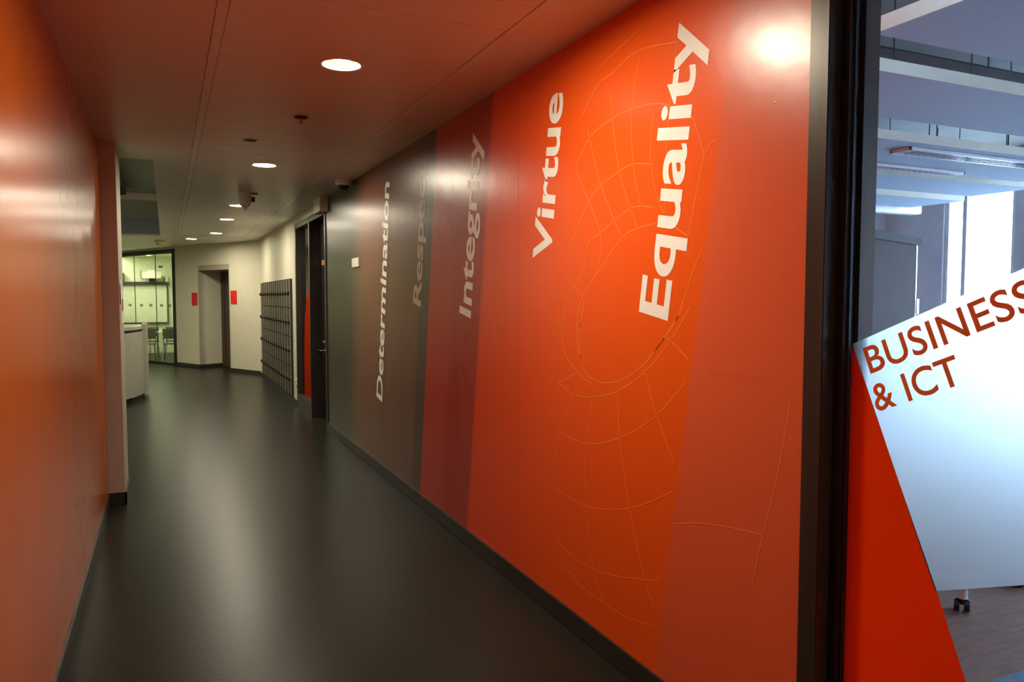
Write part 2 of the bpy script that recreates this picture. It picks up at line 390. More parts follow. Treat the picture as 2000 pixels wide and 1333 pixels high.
# ================================================================== MURAL LETTERING AND DRAWING
AL = math.radians(9.5)
UD = (-math.sin(AL), math.cos(AL)); VD = (math.cos(AL), math.sin(AL))
def text_geo(s, off, space=1.0):
    cu = bpy.data.curves.new('t', 'FONT'); cu.body = s; cu.offset = off; cu.space_character = space; cu.resolution_u = 6
    ob = bpy.data.objects.new('t', cu); COL.objects.link(ob)
    dg = bpy.context.evaluated_depsgraph_get(); me = bpy.data.meshes.new_from_object(ob.evaluated_get(dg))
    vs_ = [tuple(v.co) for v in me.vertices]; fs = [tuple(p.vertices) for p in me.polygons]
    bpy.data.objects.remove(ob); bpy.data.curves.remove(cu); bpy.data.meshes.remove(me)
    return vs_, fs
def cap_of(off):
    v, _ = text_geo('E', off); ys = [p[1] for p in v]; return min(ys), max(ys)
def place_text(name, s, mt, off, fn, parent, x_fit=None, xs=None, cap=None, space=1.0):
    """fn(u, v) -> world point; u along the baseline in metres, v above it"""
    v, f = text_geo(s, off, space); lo, hi = cap_of(off); ky = cap / (hi - lo)
    x0 = min(p[0] for p in v); x1 = max(p[0] for p in v)
    kx = x_fit / (x1 - x0) if x_fit else xs
    me = bpy.data.meshes.new(name)
    me.from_pydata([fn((p[0] - x0) * kx, (p[1] - lo) * ky) for p in v], [], f); me.update()
    me.materials.append(MT[mt]); o = bpy.data.objects.new(name, me); COL.objects.link(o)
    if parent: o.parent = parent
    print('TEXT', s, 'kx', round(kx, 4), 'ky', round(ky, 4)); return o, kx
def wall_fn(u0, v0, x=XR - .0012):
    def fn(u, v):
        a = u0 + u; b = v0 + v
        return (x, a * UD[0] + b * VD[0], a * UD[1] + b * VD[1])
    return fn
BOLD = .022
place_text('mural_lettering', 'Equality', 'letter', BOLD, wall_fn(1.13, 2.690), wr, x_fit=1.13, cap=.205)[0]['label'] = 'large cream word Equality'
place_text('mural_lettering', 'Virtue', 'letter', BOLD, wall_fn(1.231, 3.730), wr, x_fit=.842, cap=.210)[0]['label'] = 'large cream word Virtue'
place_text('mural_lettering', 'Integrity', 'letter', BOLD, wall_fn(.735, 4.785), wr, x_fit=1.175, cap=.215)[0]['label'] = 'large cream word Integrity'
place_text('mural_lettering', 'Respect', 'letter_dim', BOLD, wall_fn(.62, 5.847), wr, x_fit=1.10, cap=.205)[0]['label'] = 'large taupe word Respect'
place_text('mural_lettering', 'Determination', 'letter', BOLD, wall_fn(-.462, 6.878), wr, x_fit=2.007, cap=.210)[0]['label'] = 'large cream word Determination'

def pix_to_wall(u, v, x=XR):
    d = right * (u - 1000) + down * (v - 666.5) + fwd * F_PX
    t = x / d.x; return (t * d.y, CAMZ + t * d.z)
def strip_mesh(name, polys, w, mt, parent, x):
    bm = bmesh.new()
    for pl_ in polys:
        # Catmull-Rom smoothing of the traced drawing on the wall plane
        P = [Vector(p) for p in pl_]; Q = []
        for i in range(len(P) - 1):
            p0 = P[max(0, i - 1)]; p1 = P[i]; p2 = P[i + 1]; p3 = P[min(len(P) - 1, i + 2)]
            for k in range(5):
                t = k / 5
                Q.append(.5 * ((2 * p1) + (p2 - p0) * t + (2 * p0 - 5 * p1 + 4 * p2 - p3) * t * t + (3 * p1 - p0 - 3 * p2 + p3) * t ** 3))
        Q.append(P[-1]); prev = None
        for i, q in enumerate(Q):
            d = (Q[min(i + 1, len(Q) - 1)] - Q[max(i - 1, 0)])
            if d.length < 1e-6: continue
            d.normalize(); nrm = Vector((-d.y, d.x)) * w / 2
            a = bm.verts.new((x, q.x + nrm.x, q.y + nrm.y)); b = bm.verts.new((x, q.x - nrm.x, q.y - nrm.y))
            if prev: bm.faces.new((prev[0], a, b, prev[1]))
            prev = (a, b)
    me = bpy.data.meshes.new(name); bm.to_mesh(me); bm.free(); me.materials.append(MT[mt])
    o = bpy.data.objects.new(name, me); COL.objects.link(o); o.parent = parent; return o
A = lambda pts: [pix_to_wall(1040 + .5253 * a, .5253 * b) for a, b in pts]
B = lambda pts: [pix_to_wall(1040 + .55 * a, 600 + .55 * b) for a, b in pts]
web = [A(p) for p in [
    [(180, 1333), (165, 1250), (180, 1120), (245, 1010), (330, 890), (390, 850), (460, 830)],
    [(105, 1270), (130, 1100), (190, 1010), (205, 910), (260, 860), (330, 800), (380, 770), (450, 770)],
    [(130, 940), (210, 750), (255, 690), (320, 640), (375, 610), (450, 612)],
    [(160, 625), (215, 510), (300, 440), (370, 405), (480, 385), (600, 440)],
    [(175, 450), (240, 320), (300, 270), (390, 190), (540, 155)],
    [(160, 625), (190, 700), (255, 880), (240, 1010)], [(205, 480), (255, 690), (335, 890)], [(290, 350), (320, 620), (390, 850)],
    [(400, 200), (370, 405), (375, 610), (405, 780)], [(450, 420), (440, 612), (490, 800), (580, 880)], [(540, 155), (505, 450), (490, 800)],
    [(680, 520), (640, 580), (580, 880), (580, 950)], [(630, 930), (600, 1000), (540, 1180), (490, 1260), (430, 1333)], [(600, 440), (640, 580)],
    [(245, 260), (300, 200), (400, 110)], [(130, 1040), (190, 1120), (165, 1250)]]]
web += [B(p) for p in [
    [(180, 0), (165, 100), (180, 215), (230, 265), (310, 262), (395, 205), (460, 120), (540, 0)], [(105, 90), (120, 175), (180, 250), (210, 270)],
    [(95, 270), (145, 310), (215, 320), (300, 300), (395, 235), (490, 120), (560, 0)], [(90, 440), (190, 485), (310, 465), (440, 385), (545, 265)],
    [(80, 640), (190, 708), (345, 715), (500, 655)], [(80, 830), (210, 930), (400, 970), (455, 960)], [(95, 890), (160, 980), (260, 1055), (330, 1100), (430, 1135)],
    [(215, 320), (190, 485), (190, 708), (215, 930), (260, 1055)], [(303, 298), (310, 465), (345, 715), (400, 970), (430, 1060)], [(395, 210), (440, 385), (505, 555)],
    [(150, 310), (95, 440), (80, 640)], [(455, 115), (490, 120), (555, 188)], [(155, 235), (90, 270)], [(245, 280), (215, 320)],
    [(500, 770), (620, 770), (820, 810)], [(920, 310), (870, 600), (820, 810), (780, 980)]]]
strip_mesh('mural_line_drawing', web, .005, 'line', wr, XR - .0006)['label'] = 'thin pale wire mesh drawing'
hair = []
cy, cz = pix_to_wall(905, 690)
for k in range(22):
    a = math.radians(100 + k * 11 + random.uniform(-4, 4)); L0, L1 = random.uniform(.05, .12), random.uniform(.28, .55)
    pts = []
    for j in range(6):
        q = L0 + (L1 - L0) * j / 5; aa = a + .25 * math.sin(j * 1.3 + k)
        pts.append((cy - math.cos(aa) * q * -1.0, cz + math.sin(aa) * q))
    hair.append([p for p in pts if p[0] + .1664 * p[1] > 4.72 and p[0] + .1664 * p[1] < 5.72 and p[1] > .15])
for k in range(12):
    s = 4.95 + k * .025; z0 = random.uniform(.2, .5); z1 = random.uniform(.9, 1.25)
    hair.append([(s - .1664 * z, z) for z in (z0, (z0 + z1) / 2, z1)])
strip_mesh('mural_line_drawing', [h for h in hair if len(h) > 2], .004, 'line2', wr, XR - .0006)['label'] = 'thin red hair-like drawing'
def strokes(u0, v0, u1, v1, n_, h, mt):
    out = []
    for k in range(n_):
        f = k / (n_ - 1); u_ = u0 + (u1 - u0) * f; v_ = v0 + (v1 - v0) * f; q = h * random.uniform(.6, 1)
        out.append([pix_to_wall(u_, v_ - q / 2), pix_to_wall(u_ + .4, v_), pix_to_wall(u_, v_ + q / 2)])
    return strip_mesh('mural_faint_print', out, .004, mt, wr, XR - .0005)
strokes(1380, 727, 1504, 744, 22, 13, 'ghost'); strokes(765, 838, 800, 861, 9, 10, 'line3')
# vertical joints of the printed vinyl lengths
strip_mesh('mural_seam', [[(4.93, .12), (4.93, 2.86)], [(3.87, .12), (3.87, 2.86)]], .003, 'line2', wr, XR - .0005)

# ================================================================== GLASS SCREEN BESIDE THE MURAL
g = thing('window_1', (1.86, .9, 0), 'dark framed glass screen with frosted film and lettering', None); g['kind'] = 'structure'
MB().box(XR - .004, 1.93, 1.688, 1.762, 0, ZC, .002).build('frame_post', 'frame', g)
MB().box(1.845, 1.95, 1.655, 1.688, 0, ZC).build('frame_post', 'black', g)
MB().box(1.86, 1.87, 1.648, 1.656, .08, 2.8).build('glazing_bead', 'black', g)
MB().box(1.89, 1.95, 1.640, 1.657, .08, 2.8).build('glazing_bead', 'frame', g)
MB().box(XR - .004, 1.95, .12, .2, 0, ZC, .002).build('frame_post', 'frame', g)
MB().box(XR, 1.95, .2, 1.655, 0, .08).build('frame_rail', 'frame', g)
MB().box(XR, 1.95, .2, 1.655, 2.8, ZC).build('frame_rail', 'frame', g)
pane = MB().box(1.876, 1.882, .2, 1.652, .08, 2.8).build('pane', 'glass', g)
a23 = math.radians(23); E1 = (-math.cos(a23), math.sin(a23)); E2 = (math.sin(a23), math.cos(a23))
TLc = (1.646, 1.511); BLc = (1.353, .857)
def along(p, q, ymin):
    t = (ymin - p[0]) / q[0]; return (p[0] + q[0] * t, p[1] + q[1] * t)
fw = MB().slab([TLc, BLc, along(BLc, E1, .202), along(TLc, E1, .202)], 1.8747, 1.8755).build('frosted_film', 'frost', pane); fw['label'] = 'white frosted film tilted on the glass'
zb = .082; t = (BLc[1] - zb) / E2[1]
fo = MB().slab([(1.648, 1.505), (1.648, zb), (BLc[0] - E2[0] * t - .004, zb), (BLc[0] - .004, BLc[1]), (TLc[0] - .004 * 0, TLc[1] - .008)], 1.8747, 1.8755).build('orange_film', 'orangefilm', pane); fo['label'] = 'orange triangular film on the glass'
def film_fn(o):
    def fn(u, v): return (1.8741, o[0] + E1[0] * u + E2[0] * v, o[1] + E1[1] * u + E2[1] * v)
    return fn
v, _ = text_geo('BUSIN', .012, 1.04); kx = .326 / (max(p[0] for p in v) - min(p[0] for p in v))
place_text('film_lettering', 'BUSINESS', 'redfilm', .012, film_fn((1.578, 1.427)), pane, xs=kx, cap=.079, space=1.04)[0]['label'] = 'orange word BUSINESS'
place_text('film_lettering', '& ICT', 'redfilm', .012, film_fn((1.552, 1.318)), pane, x_fit=.283, cap=.079, space=1.02)[0]['label'] = 'orange words & ICT'

# ================================================================== DOOR AND SIDELIGHT
d = thing('door_1', (1.88, 10.6, 0), 'dark framed door with a glazed sidelight at the end of the mural', None); d['kind'] = 'structure'
MB().box(XR - .012, 1.99, 9.45, 9.53, 0, 2.76, .004).build('door_jamb', 'frame', d)
MB().box(XR - .012, 1.99, 10.60, 10.67, 0, 2.72, .004).build('door_jamb', 'frame', d)
MB().box(XR - .012, 1.93, 11.78, 11.87, 0, 2.72, .004).build('door_jamb', 'frame', d)
MB().box(XR - .012, 1.99, 9.53, 11.87, 2.68, 2.76, .004).build('door_head', 'frame', d)
MB().box(XR - .012, 1.90, 10.67, 11.78, .0, .19, .004).build('sidelight_rail', 'frame', d)
sg = MB().box(1.86, 1.868, 10.66, 11.79, .19, 2.69).build('pane', 'glass_dark', d)
pts = [pix_to_wall(u, v, 1.858) for u, v in ((596, 798), (594.5, 700), (595.5, 620), (599, 585), (603, 568), (606, 562))]
ym = 10.68
poly = [(min(p[0], 11.7), max(.2, p[1])) for p in pts] + [(ym, 1.8), (ym, .2)]
MB().slab(poly, 1.857, 1.859).build('orange_film', 'orangefilm2', sg)
leaf = MB().box(1.945, 1.985, 9.53, 10.60, .01, 2.68, .003).build('door_leaf', 'black', d)
MB().tube((1.945, 10.42, .93), (1.885, 10.42, .93), .011).tube((1.888, 10.42, .93), (1.888, 10.56, .93), .011).tube((1.945, 10.42, .93), (1.938, 10.42, .93), .028).build('handle', 'steel', leaf, True)
MB().tube((1.945, 10.46, 1.04), (1.925, 10.46, 1.04), .03).build('lock_cylinder', 'steel', leaf, True)
MB().box(1.938, 1.945, 10.22, 10.52, 2.09, 2.16).build('name_plate', 'brass', leaf)['label'] = 'small tan plate'
struct(MB().box(1.99, 5.0, 7.2, 7.32, 0, 3).box(1.99, 5, 12.1, 12.2, 0, 3).box(5, 5.1, 7.2, 12.2, 0, 3).box(1.93, 5.1, 7.2, 12.2, 2.95, 3.05).build('wall_storeroom', 'roomwall'))
struct(MB().box(2.3, 2.4, 12.2, 17.2, 0, 3).box(1.93, 2.4, 12.2, 12.26, 0, 3).box(1.93, 2.4, 16.6, 17.2, 0, 3).box(1.93, 2.4, 12.2, 17.2, 2.0, 2.1).build('wall_locker_recess', 'lockerbody'))

t = thing('door_closer_box', (1.74, 9.55, 2.7), 'white box casing under the ceiling at the corner of the dark door', 'casing')
MB().box(1.70, 1.80, 9.30, 9.75, 2.695, 2.868, .005).build('casing', 'white', t); MB().box(1.695, 1.80, 9.295, 9.305, 2.69, 2.7).build('edge_lip', 'white', t)

# ================================================================== LOCKERS
def locker(yc, w, label, src=None):
    if src:
        c = copy_tree(src); c.location = (XR, yc, 0); c['label'] = label; return c
    t = thing('locker_column', (XR, yc, 0), label, 'locker', 'grey lockers along the right wall')
    rows = [(.085, .555), (.562, 1.03), (1.037, 1.488), (1.495, 1.945)]
    MB().box(XR - .006, 2.2, yc - w / 2 + .001, yc + w / 2 - .001, .078, 1.952).build('carcass', 'lockerbody', t)
    MB().box(XR - .030, XR - .004, yc - w / 2 + .0005, yc - w / 2 + .007, .080, 1.950).build('side_panel', 'lockerbody', t)
    for z0, z1 in rows:
        dr = MB().box(XR - .022, XR - .007, yc - w / 2 + .008, yc + w / 2 - .003, z0 + .002, z1 - .002, .003).build('door', 'locker', t)
        zc = {0: .345, 1: .81, 2: 1.26, 3: 1.72}[rows.index((z0, z1))]
        la = MB().tube((XR - .022, yc + w * .30, zc), (XR - .036, yc + w * .30, zc), .034, 14).tube((XR - .036, yc + w * .30, zc), (XR - .050, yc + w * .30, zc), .028, 14)
        la.build('latch', 'latch', dr)
        MB().tube((XR - .050, yc + w * .30, zc + .008), (XR - .054, yc + w * .30, zc + .008), .016, 12).build('latch_cap', 'steel', dr)
    return t
NL = 14; LW = (16.46 - 12.28) / NL
ORD = ['first', 'second', 'third', 'fourth', 'fifth', 'sixth', 'seventh', 'eighth', 'ninth', 'tenth', 'eleventh', 'twelfth', 'thirteenth', 'fourteenth']
src = None
for k in range(NL):
    yc = 12.28 + LW * (k + .5)
    lb = 'tall grey locker column of four doors, %s from the dark glazed door' % ORD[k]
    q = locker(yc, LW, lb, src)
    if src is None: src = q

# ================================================================== DOWNLIGHTS
def downlight(x, y, label, weak=False, src=None, z=ZC):
    if src:
        c = copy_tree(src); c.location = (x, y, z); c['label'] = label; return c
    t = thing('ceiling_downlight', (x, y, z), label, 'downlight', 'round recessed ceiling downlights')
    MB().lathe([(.100, -.001), (.110, -.004), (.116, -.003), (.116, .0), (.100, .0)], (x, y, z)).build('rim', 'reflector', t, True)
    MB().lathe([(.100, 0), (.099, .03), (.096, .075)], (x, y, z)).build('reflector', 'reflector', t, True)
    if weak:
        MB().lathe([(.0985, .018), (.075, .020)], (x, y, z), 32).build('lamp_ring', 'lamp_weak', t)
        MB().lathe([(.075, .020), (.06, .035), (.03, .045), (.001, .047)], (x, y, z), 32).build('reflector_bowl', 'bowl', t, True)
        MB().tube((x - .04, y - .012, z + .022), (x + .04, y - .012, z + .022), .011, 10).tube((x - .04, y + .012, z + .022), (x + .04, y + .012, z + .022), .011, 10).build('lamp_tube', 'lamp_weak', t)
    else:
        MB().lathe([(.0985, .005), (.001, .004)], (x, y, z), 32).build('diffuser', 'lamp', t)
    return t
dl = downlight(.85, 7.375, 'bright round downlight, second visible from the camera along the ceiling')
downlight(.865, 4.06, 'large nearest round downlight with its lamp tubes showing', True)
downlight(.865, 2.84, 'round downlight above the camera in front of the word Equality', src=dl)
downlight(.89, 10.73, 'round downlight just behind the hanging ceiling detector', src=dl)
downlight(.887, 12.68, 'round downlight third along, beyond the hanging detector', src=dl)
downlight(.885, 15.47, 'round downlight near the lockers at the far end of the row', src=dl)
downlight(.50, 17.16, 'round downlight furthest left, close to the end wall', src=dl, z=ZC)
downlight(-2.2, 18.6, 'added unseen round downlight above the hall behind the reception counter', src=dl, z=ZC)  # unseen lamp, added to light the hall and its recess
downlight(-3.6, 12.0, 'added unseen round downlight at the left side of the hall', src=dl, z=ZC)  # another unseen lamp, added to brighten the recess
downlight(-3.6, 15.0, 'added unseen round downlight at the left side of the hall near its end', src=dl, z=ZC)  # added out of view to lift the dark hall ceiling
downlight(.865, -2.7, 'added round fill downlight behind the camera', src=dl)  # unseen lamp added as fill for the near corridor

# ceiling fittings
t = thing('sprinkler', (.855, 5.31, ZC - .05), 'small sprinkler head on the ceiling between the two nearest downlights', 'sprinkler')
MB().lathe([(.001, 0), (.042, -.002), (.046, -.008), (.03, -.012), (.001, -.013)], (.855, 5.31, ZC)).build('rose', 'gap', t, True)
MB().tube((.855, 5.31, ZC - .01), (.855, 5.31, ZC - .035), .007).lathe([(.001, -.045), (.018, -.045), (.018, -.042), (.001, -.042)], (.855, 5.31, ZC)).tube((.843, 5.31, ZC - .012), (.850, 5.31, ZC - .043), .002).tube((.867, 5.31, ZC - .012), (.860, 5.31, ZC - .043), .002).build('head', 'brass', t)
t = thing('hanging_detector', (.86, 9.4, ZC - .2), 'stubby two-tier detector hanging from the ceiling before a downlight', 'detector')
MB().lathe([(.001, 0), (.075, 0), (.078, -.03), (.070, -.075), (.001, -.076)], (.86, 9.4, ZC)).build('base', 'white', t, True)
MB().lathe([(.001, -.076), (.066, -.076), (.066, -.115), (.055, -.15), (.022, -.17), (.015, -.20), (.001, -.202)], (.86, 9.4, ZC)).build('sensor_head', 'white', t, True)
MB().box(.93, .97, 9.395, 9.405, ZC - .10, ZC - .04).box(.9, 1.0, 9.38, 9.42, ZC - .012, ZC).build('bracket', 'gap', t)
t = thing('dome_camera', (1.70, 7.95, ZC - .1), 'white dome camera on the ceiling above the mural corner', 'camera')
MB().lathe([(.001, 0), (.085, 0), (.09, -.02), (.085, -.055), (.001, -.056)], (1.70, 7.95, ZC)).build('housing', 'white', t, True)
MB().sphere((1.70, 7.95, ZC - .055), .058, (1, 1, .85)).build('dome', 'black', t, True)
MB().lathe([(.058, -.054), (.064, -.058), (.058, -.062)], (1.70, 7.95, ZC)).build('ring', 'steel', t, True)
t = thing('smoke_detector', (-.09, 17.9, ZC - .05), 'round beige smoke detector on the ceiling left of the end lights', 'detector')
MB().lathe([(.001, 0), (.11, 0), (.11, -.03), (.001, -.031)], (-.09, 17.9, ZC)).build('base', 'pillar', t, True)
MB().lathe([(.001, -.03), (.09, -.03), (.085, -.07), (.05, -.10), (.001, -.105)], (-.09, 17.9, ZC)).build('sensor_head', 'bowl', t, True)
t = thing('inspection_cover', (.62, 6.25, ZC - .01), 'flat dark inspection cover in the ceiling beyond the sprinkler', 'cover')
MB().lathe([(.001, -.004), (.05, -.004), (.055, 0), (.001, 0)], (.62, 6.25, ZC)).build('cover_disc', 'gap', t, True); MB().lathe([(.05, -.004), (.06, -.005), (.062, 0)], (.62, 6.25, ZC)).build('ring', 'ceil', t, True)

# wall plate, socket, signs, notices
t = thing('wall_plate', (XR - .005, 7.84, 2.01), 'white two-part wall plate on the brown mural left of Determination', 'wall plate')
for y0, y1 in ((7.70, 7.835), (7.845, 7.985)):
    MB().box(XR - .018, XR, y0, y1, 1.965, 2.062, .004).build('plate', 'white', t)
t = thing('power_socket', (XR - .005, 11.97, .35), 'small white socket low on the cream strip beside the lockers', 'socket')
MB().box(XR - .016, XR, 11.92, 12.02, .30, .40, .004).build('plate', 'white', t); MB().tube((XR - .017, 11.97, .35), (XR - .0145, 11.97, .35), .02).build('outlet', 'gap', t)
def end_box(name, x0, x1, z0, z1, th, off, mt, parent=None, smooth=False):
    return seg(x0, x1, z0, z1, MB(), th, off).build(name, mt, parent)
for x0, x1, z0, z1, lb in ((.553, .661, 1.47, 1.77, 'dark red blank sign left of the door niche'), (1.305, 1.411, 1.515, 1.81, 'bright red blank sign between the door niche and the lockers')):
    xm = (x0 + x1) / 2; t = thing('wall_sign', (xm, YE(xm), z0), lb, 'sign', 'red signs on the end wall')
    end_box('sign_plate', x0, x1, z0, z1, .012, -.0125, 'red', t)
    end_box('sign_backing', x0 + .01, x1 - .01, z0 + .03, z1 - .03, .004, -.003, 'white', t)
t = thing('notice_papers', (-.335, 6.98, 1.5), 'white curling paper notices with an orange block pinned on the pillar side', 'paper')
MB().box(-.3375, -.334, 6.80, 7.02, 1.64, 1.80).build('sheet', 'paper', t)
bm = MB().box(-.3375, -.3345, 6.90, 7.22, 1.44, 1.72); bm.build('sheet', 'paper', t)
MB().box(-.3345, -.333, 7.0, 7.2, 1.54, 1.64).build('printed_block', 'paper_orange', t)
MB().box(-.3375, -.332, 6.80, 6.83, 1.60, 1.76).build('dark_edge', 'gap', t)

# ================================================================== RECEPTION COUNTER
t = thing('reception_counter', (-1.5, 13.5, 0), 'pale curved reception counter with a dark plinth beyond the pillar', 'counter')
plan = [(-3.0, 12.55), (-1.7, 12.55), (-1.15, 12.64), (-.80, 12.80), (-.61, 12.98), (-.48, 13.28), (-.40, 13.62), (-.345, 14.0), (-.33, 14.6), (-3.0, 14.6)]
def inset(pl_, k):
    cx, cy_ = -1.9, 13.7
    return [(cx + (x - cx) * k, cy_ + (y_ - cy_) * k) for x, y_ in pl_]
MB().prism(inset(plan, .965), 0, .085).build('plinth', 'skirt', t)
MB().prism(plan, .085, 1.10).build('body', 'counter', t, True)
MB().prism(inset(plan, .97), 1.10, 1.14).build('shadow_gap', 'gap', t)
MB().prism(inset(plan, 1.0), 1.14, 1.19).build('counter_top', 'counter_top', t)
MB().prism([(-.39, 13.9), (-.325, 13.9), (-.31, 14.62), (-.39, 14.62)], .085, 1.215).build('end_panel', 'counter', t)
t = thing('desk_phone', (-.85, 13.15, 1.192), 'small dark desk phone on the reception counter', 'phone')
MB().box(-.95, -.72, 13.05, 13.22, 1.192, 1.215, .006).build('base', 'black', t); MB().box(-.94, -.89, 13.04, 13.23, 1.215, 1.245, .01).build('handset', 'black', t)

# hall recess grille
t = thing('ceiling_grille', (-1.2, 14.5, 3.55), 'dark triangular looking ceiling grille corner in the raised recess', 'grille')
MB().prism([(-.62, 12.47), (-.63, 15.68), (-.80, 16.06), (-1.6, 16.3), (-1.6, 12.2)], 3.56, 3.60).build('panel', 'louvre', t)
for k in range(10):
    MB().box(-1.58, -.66, 12.6 + k * .33, 12.64 + k * .33, 3.545, 3.56).build('slat', 'gap', t)
MB().path([(-.62, 12.47, 3.555), (-.63, 15.68, 3.555), (-.80, 16.06, 3.555)], .012).build('frame', 'black', t)
for yy in (13.2, 15.4): MB().tube((-1.0, yy, 3.60), (-1.0, yy, 3.70), .01).build('hanger', 'gap', t)

# ================================================================== FAR CLASSROOM BEHIND GLASS
g2 = thing('window_2', (-.9, YE(-.9), 0), 'dark framed glass wall of the far classroom', None); g2['kind'] = 'structure'
end_box('frame_post', .155, .205, 0, 2.835, .12, -.02, 'black', g2)
end_box('frame_post', -2.1, -2.05, 0, 2.835, .12, -.02, 'black', g2)
end_box('frame_rail', -2.05, .155, 2.735, 2.835, .12, -.02, 'black', g2)
end_box('frame_rail', -2.05, .155, 0, .05, .12, -.02, 'black', g2)
xsp = [.155, -.263, -.773, -1.28, -1.66, -2.05]
for a, b in zip(xsp, xsp[1:]):
    p = end_box('pane', b + .004, a - .004, .05, 2.735, .01, .03, 'glass_cls', g2)
    w = (a - b) / 3
    for q in (.18, .62):
        end_box('frosted_mark', a - (a - b) * q - .07, a - (a - b) * q, 1.425, 1.49, .002, .026, 'mark', p)
for x in xsp[1:-1]: end_box('pane_joint', x - .004, x + .004, .05, 2.735, .012, .029, 'gap', g2)
struct(MB().box(-2.6, .65, 25.0, 25.12, 0, ZC).build('wall_classroom_back', 'classwall'))
struct(MB().prism([(.50, 19.62), (.62, 19.62), (.62, 25.1), (.50, 25.1)], 0, ZC).build('wall_classroom_side', 'classwall'))
struct(MB().prism([(.6, 19.7), (.6, 25.1), (-2.7, 25.1), (-2.0, 24.8)], ZC, ZC + .03).build('ceiling_classroom', 'classwall'))
t = thing('ceiling_panel_light', (-.6, 23.6, ZC), 'bright square panel light on the far classroom ceiling', 'light', 'classroom ceiling panel lights')
MB().box(-.95, -.35, 23.3, 23.9, ZC - .022, ZC - .001, .004).build('frame', 'white', t); MB().box(-.92, -.38, 23.33, 23.87, ZC - .026, ZC - .021).build('diffuser', 'panel_glow', t)
t2 = copy_tree(t); t2.location = (.1, 22.0, ZC); t2['label'] = 'bright square panel light near the classroom glass wall'
t3 = copy_tree(t); t3.location = (-1.5, 24.55, ZC); t3['label'] = 'bright square panel light in the far left classroom corner'
t = thing('whiteboard', (-.9, 24.95, .9), 'wide white interactive board with dark rim on the far classroom wall', 'whiteboard')
MB().box(-2.1, .02, 24.945, 24.995, .92, 2.03, .006).build('surface', 'whiteboard', t)
MB().box(-2.1, .085, 24.86, 24.995, 2.03, 2.12, .006).build('top_rail', 'gap', t)
MB().box(.01, .055, 24.93, 24.995, .90, 2.03, .004).build('side_rail', 'louvre', t)
MB().box(-2.1, .05, 24.92, 24.995, .885, .92, .004).build('pen_tray', 'louvre', t)
t = thing('short_throw_projector', (-.4, 24.8, 2.2), 'white short throw projector mounted above the classroom whiteboard', 'projector')
MB().prism([(-.62, 24.55), (-.12, 24.55), (-.2, 24.95), (-.55, 24.95)], 2.22, 2.40).build('body', 'white', t)
MB().box(-.5, -.28, 24.60, 24.85, 2.40, 2.46, .02).build('hood', 'lum', t)
MB().box(-.46, -.3, 24.9, 25.0, 2.14, 2.24).build('wall_bracket', 'gap', t)
MB().path([(-.66, 24.97, 2.45), (-.68, 24.97, 2.25), (-.6, 24.97, 2.18)], .008).build('cable', 'gap', t)
t = thing('wall_speaker', (-1.15, 24.9, 2.12), 'small grey box speaker on the rail above the whiteboard', 'speaker')
MB().box(-1.21, -1.10, 24.86, 24.97, 2.12, 2.38, .01).build('cabinet', 'seat', t); MB().box(-1.20, -1.11, 24.852, 24.861, 2.14, 2.36).build('speaker_grille', 'louvre', t)
t = thing('board_camera', (.02, 24.9, 2.12), 'small white box standing at the right end of the board rail', 'box')
MB().box(-.02, .06, 24.87, 24.95, 2.12, 2.30, .008).build('case', 'white', t); MB().tube((-.06, 24.9, 2.12), (-.05, 24.9, 2.26), .012).build('aerial', 'gap', t)
t = thing('wall_sticker', (-.05, 24.99, 2.6), 'small dark sticker high on the classroom back wall', 'sticker')
for k in range(2): MB().box(-.19 + k * .055, -.145 + k * .055, 24.985, 24.999, 2.545, 2.60).build('sticker_mark', 'black', t)

def chair(x, y, rz, label, src=None):
    if src:
        c = copy_tree(src); c.location = (x, y, 0); c.rotation_euler = (0, 0, rz); c['label'] = label; return c
    t = thing('classroom_chair', (0, 0, 0), label, 'chair', 'classroom chairs'); t.rotation_euler = (0, 0, 0)
    MB().box(-.21, .21, -.21, .20, .43, .455, .012).build('seat', 'seat', t)
    bm = MB()
    for k in range(6):
        a0_ = -.6 + k * .2; a1_ = a0_ + .2
        p = [(.35 * math.sin(a0_), .23 + .10 * (1 - math.cos(a0_)) * -3), (.35 * math.sin(a1_), .23 + .10 * (1 - math.cos(a1_)) * -3)]
        bm.prism([p[0], p[1], (p[1][0], p[1][1] + .016), (p[0][0], p[0][1] + .016)], .58, .84)
    bm.build('backrest', 'seat', t)
    for sx in (-1, 1):
        MB().path([(sx * .17, .16, .43), (sx * .18, .235, .60), (sx * .18, .235, .66)], .012).build('back_post', 'chrome', t)
        MB().tube((sx * .17, -.15, .44), (sx * .22, -.27, 0.0), .0125).build('leg', 'chrome', t)
        MB().tube((sx * .17, .12, .44), (sx * .22, .27, 0.0), .0125).build('leg', 'chrome', t)
    t.location = (x, y, 0); t.rotation_euler = (0, 0, rz); return t
def table(x, y, rz, label, src=None):
    if src:
        c = copy_tree(src); c.location = (x, y, 0); c.rotation_euler = (0, 0, rz); c['label'] = label; return c
    t = thing('classroom_table', (0, 0, 0), label, 'table', 'classroom tables')
    MB().box(-.4, .4, -.3, .3, .71, .735, .006).build('table_top', 'tabletop', t)
    for sx in (-1, 1):
        for sy in (-1, 1): MB().tube((sx * .34, sy * .24, .71), (sx * .36, sy * .26, 0), .016).build('leg', 'chrome', t)
    t.location = (x, y, 0); t.rotation_euler = (0, 0, rz); return t
PI = math.pi
c1_ = chair(-.48, 22.0, PI + .12, 'olive chair nearest the classroom glass, beside the counter')
chair(.10, 21.9, PI - .1, 'olive chair nearest the right post of the classroom glass', c1_)
chair(-.42, 23.28, PI + .05, 'olive chair in the second classroom row, left', c1_)
chair(.16, 23.28, PI, 'olive chair in the second classroom row by the right wall', c1_)
tb = table(-.15, 22.65, .0, 'pale topped table between the two rows of olive chairs')
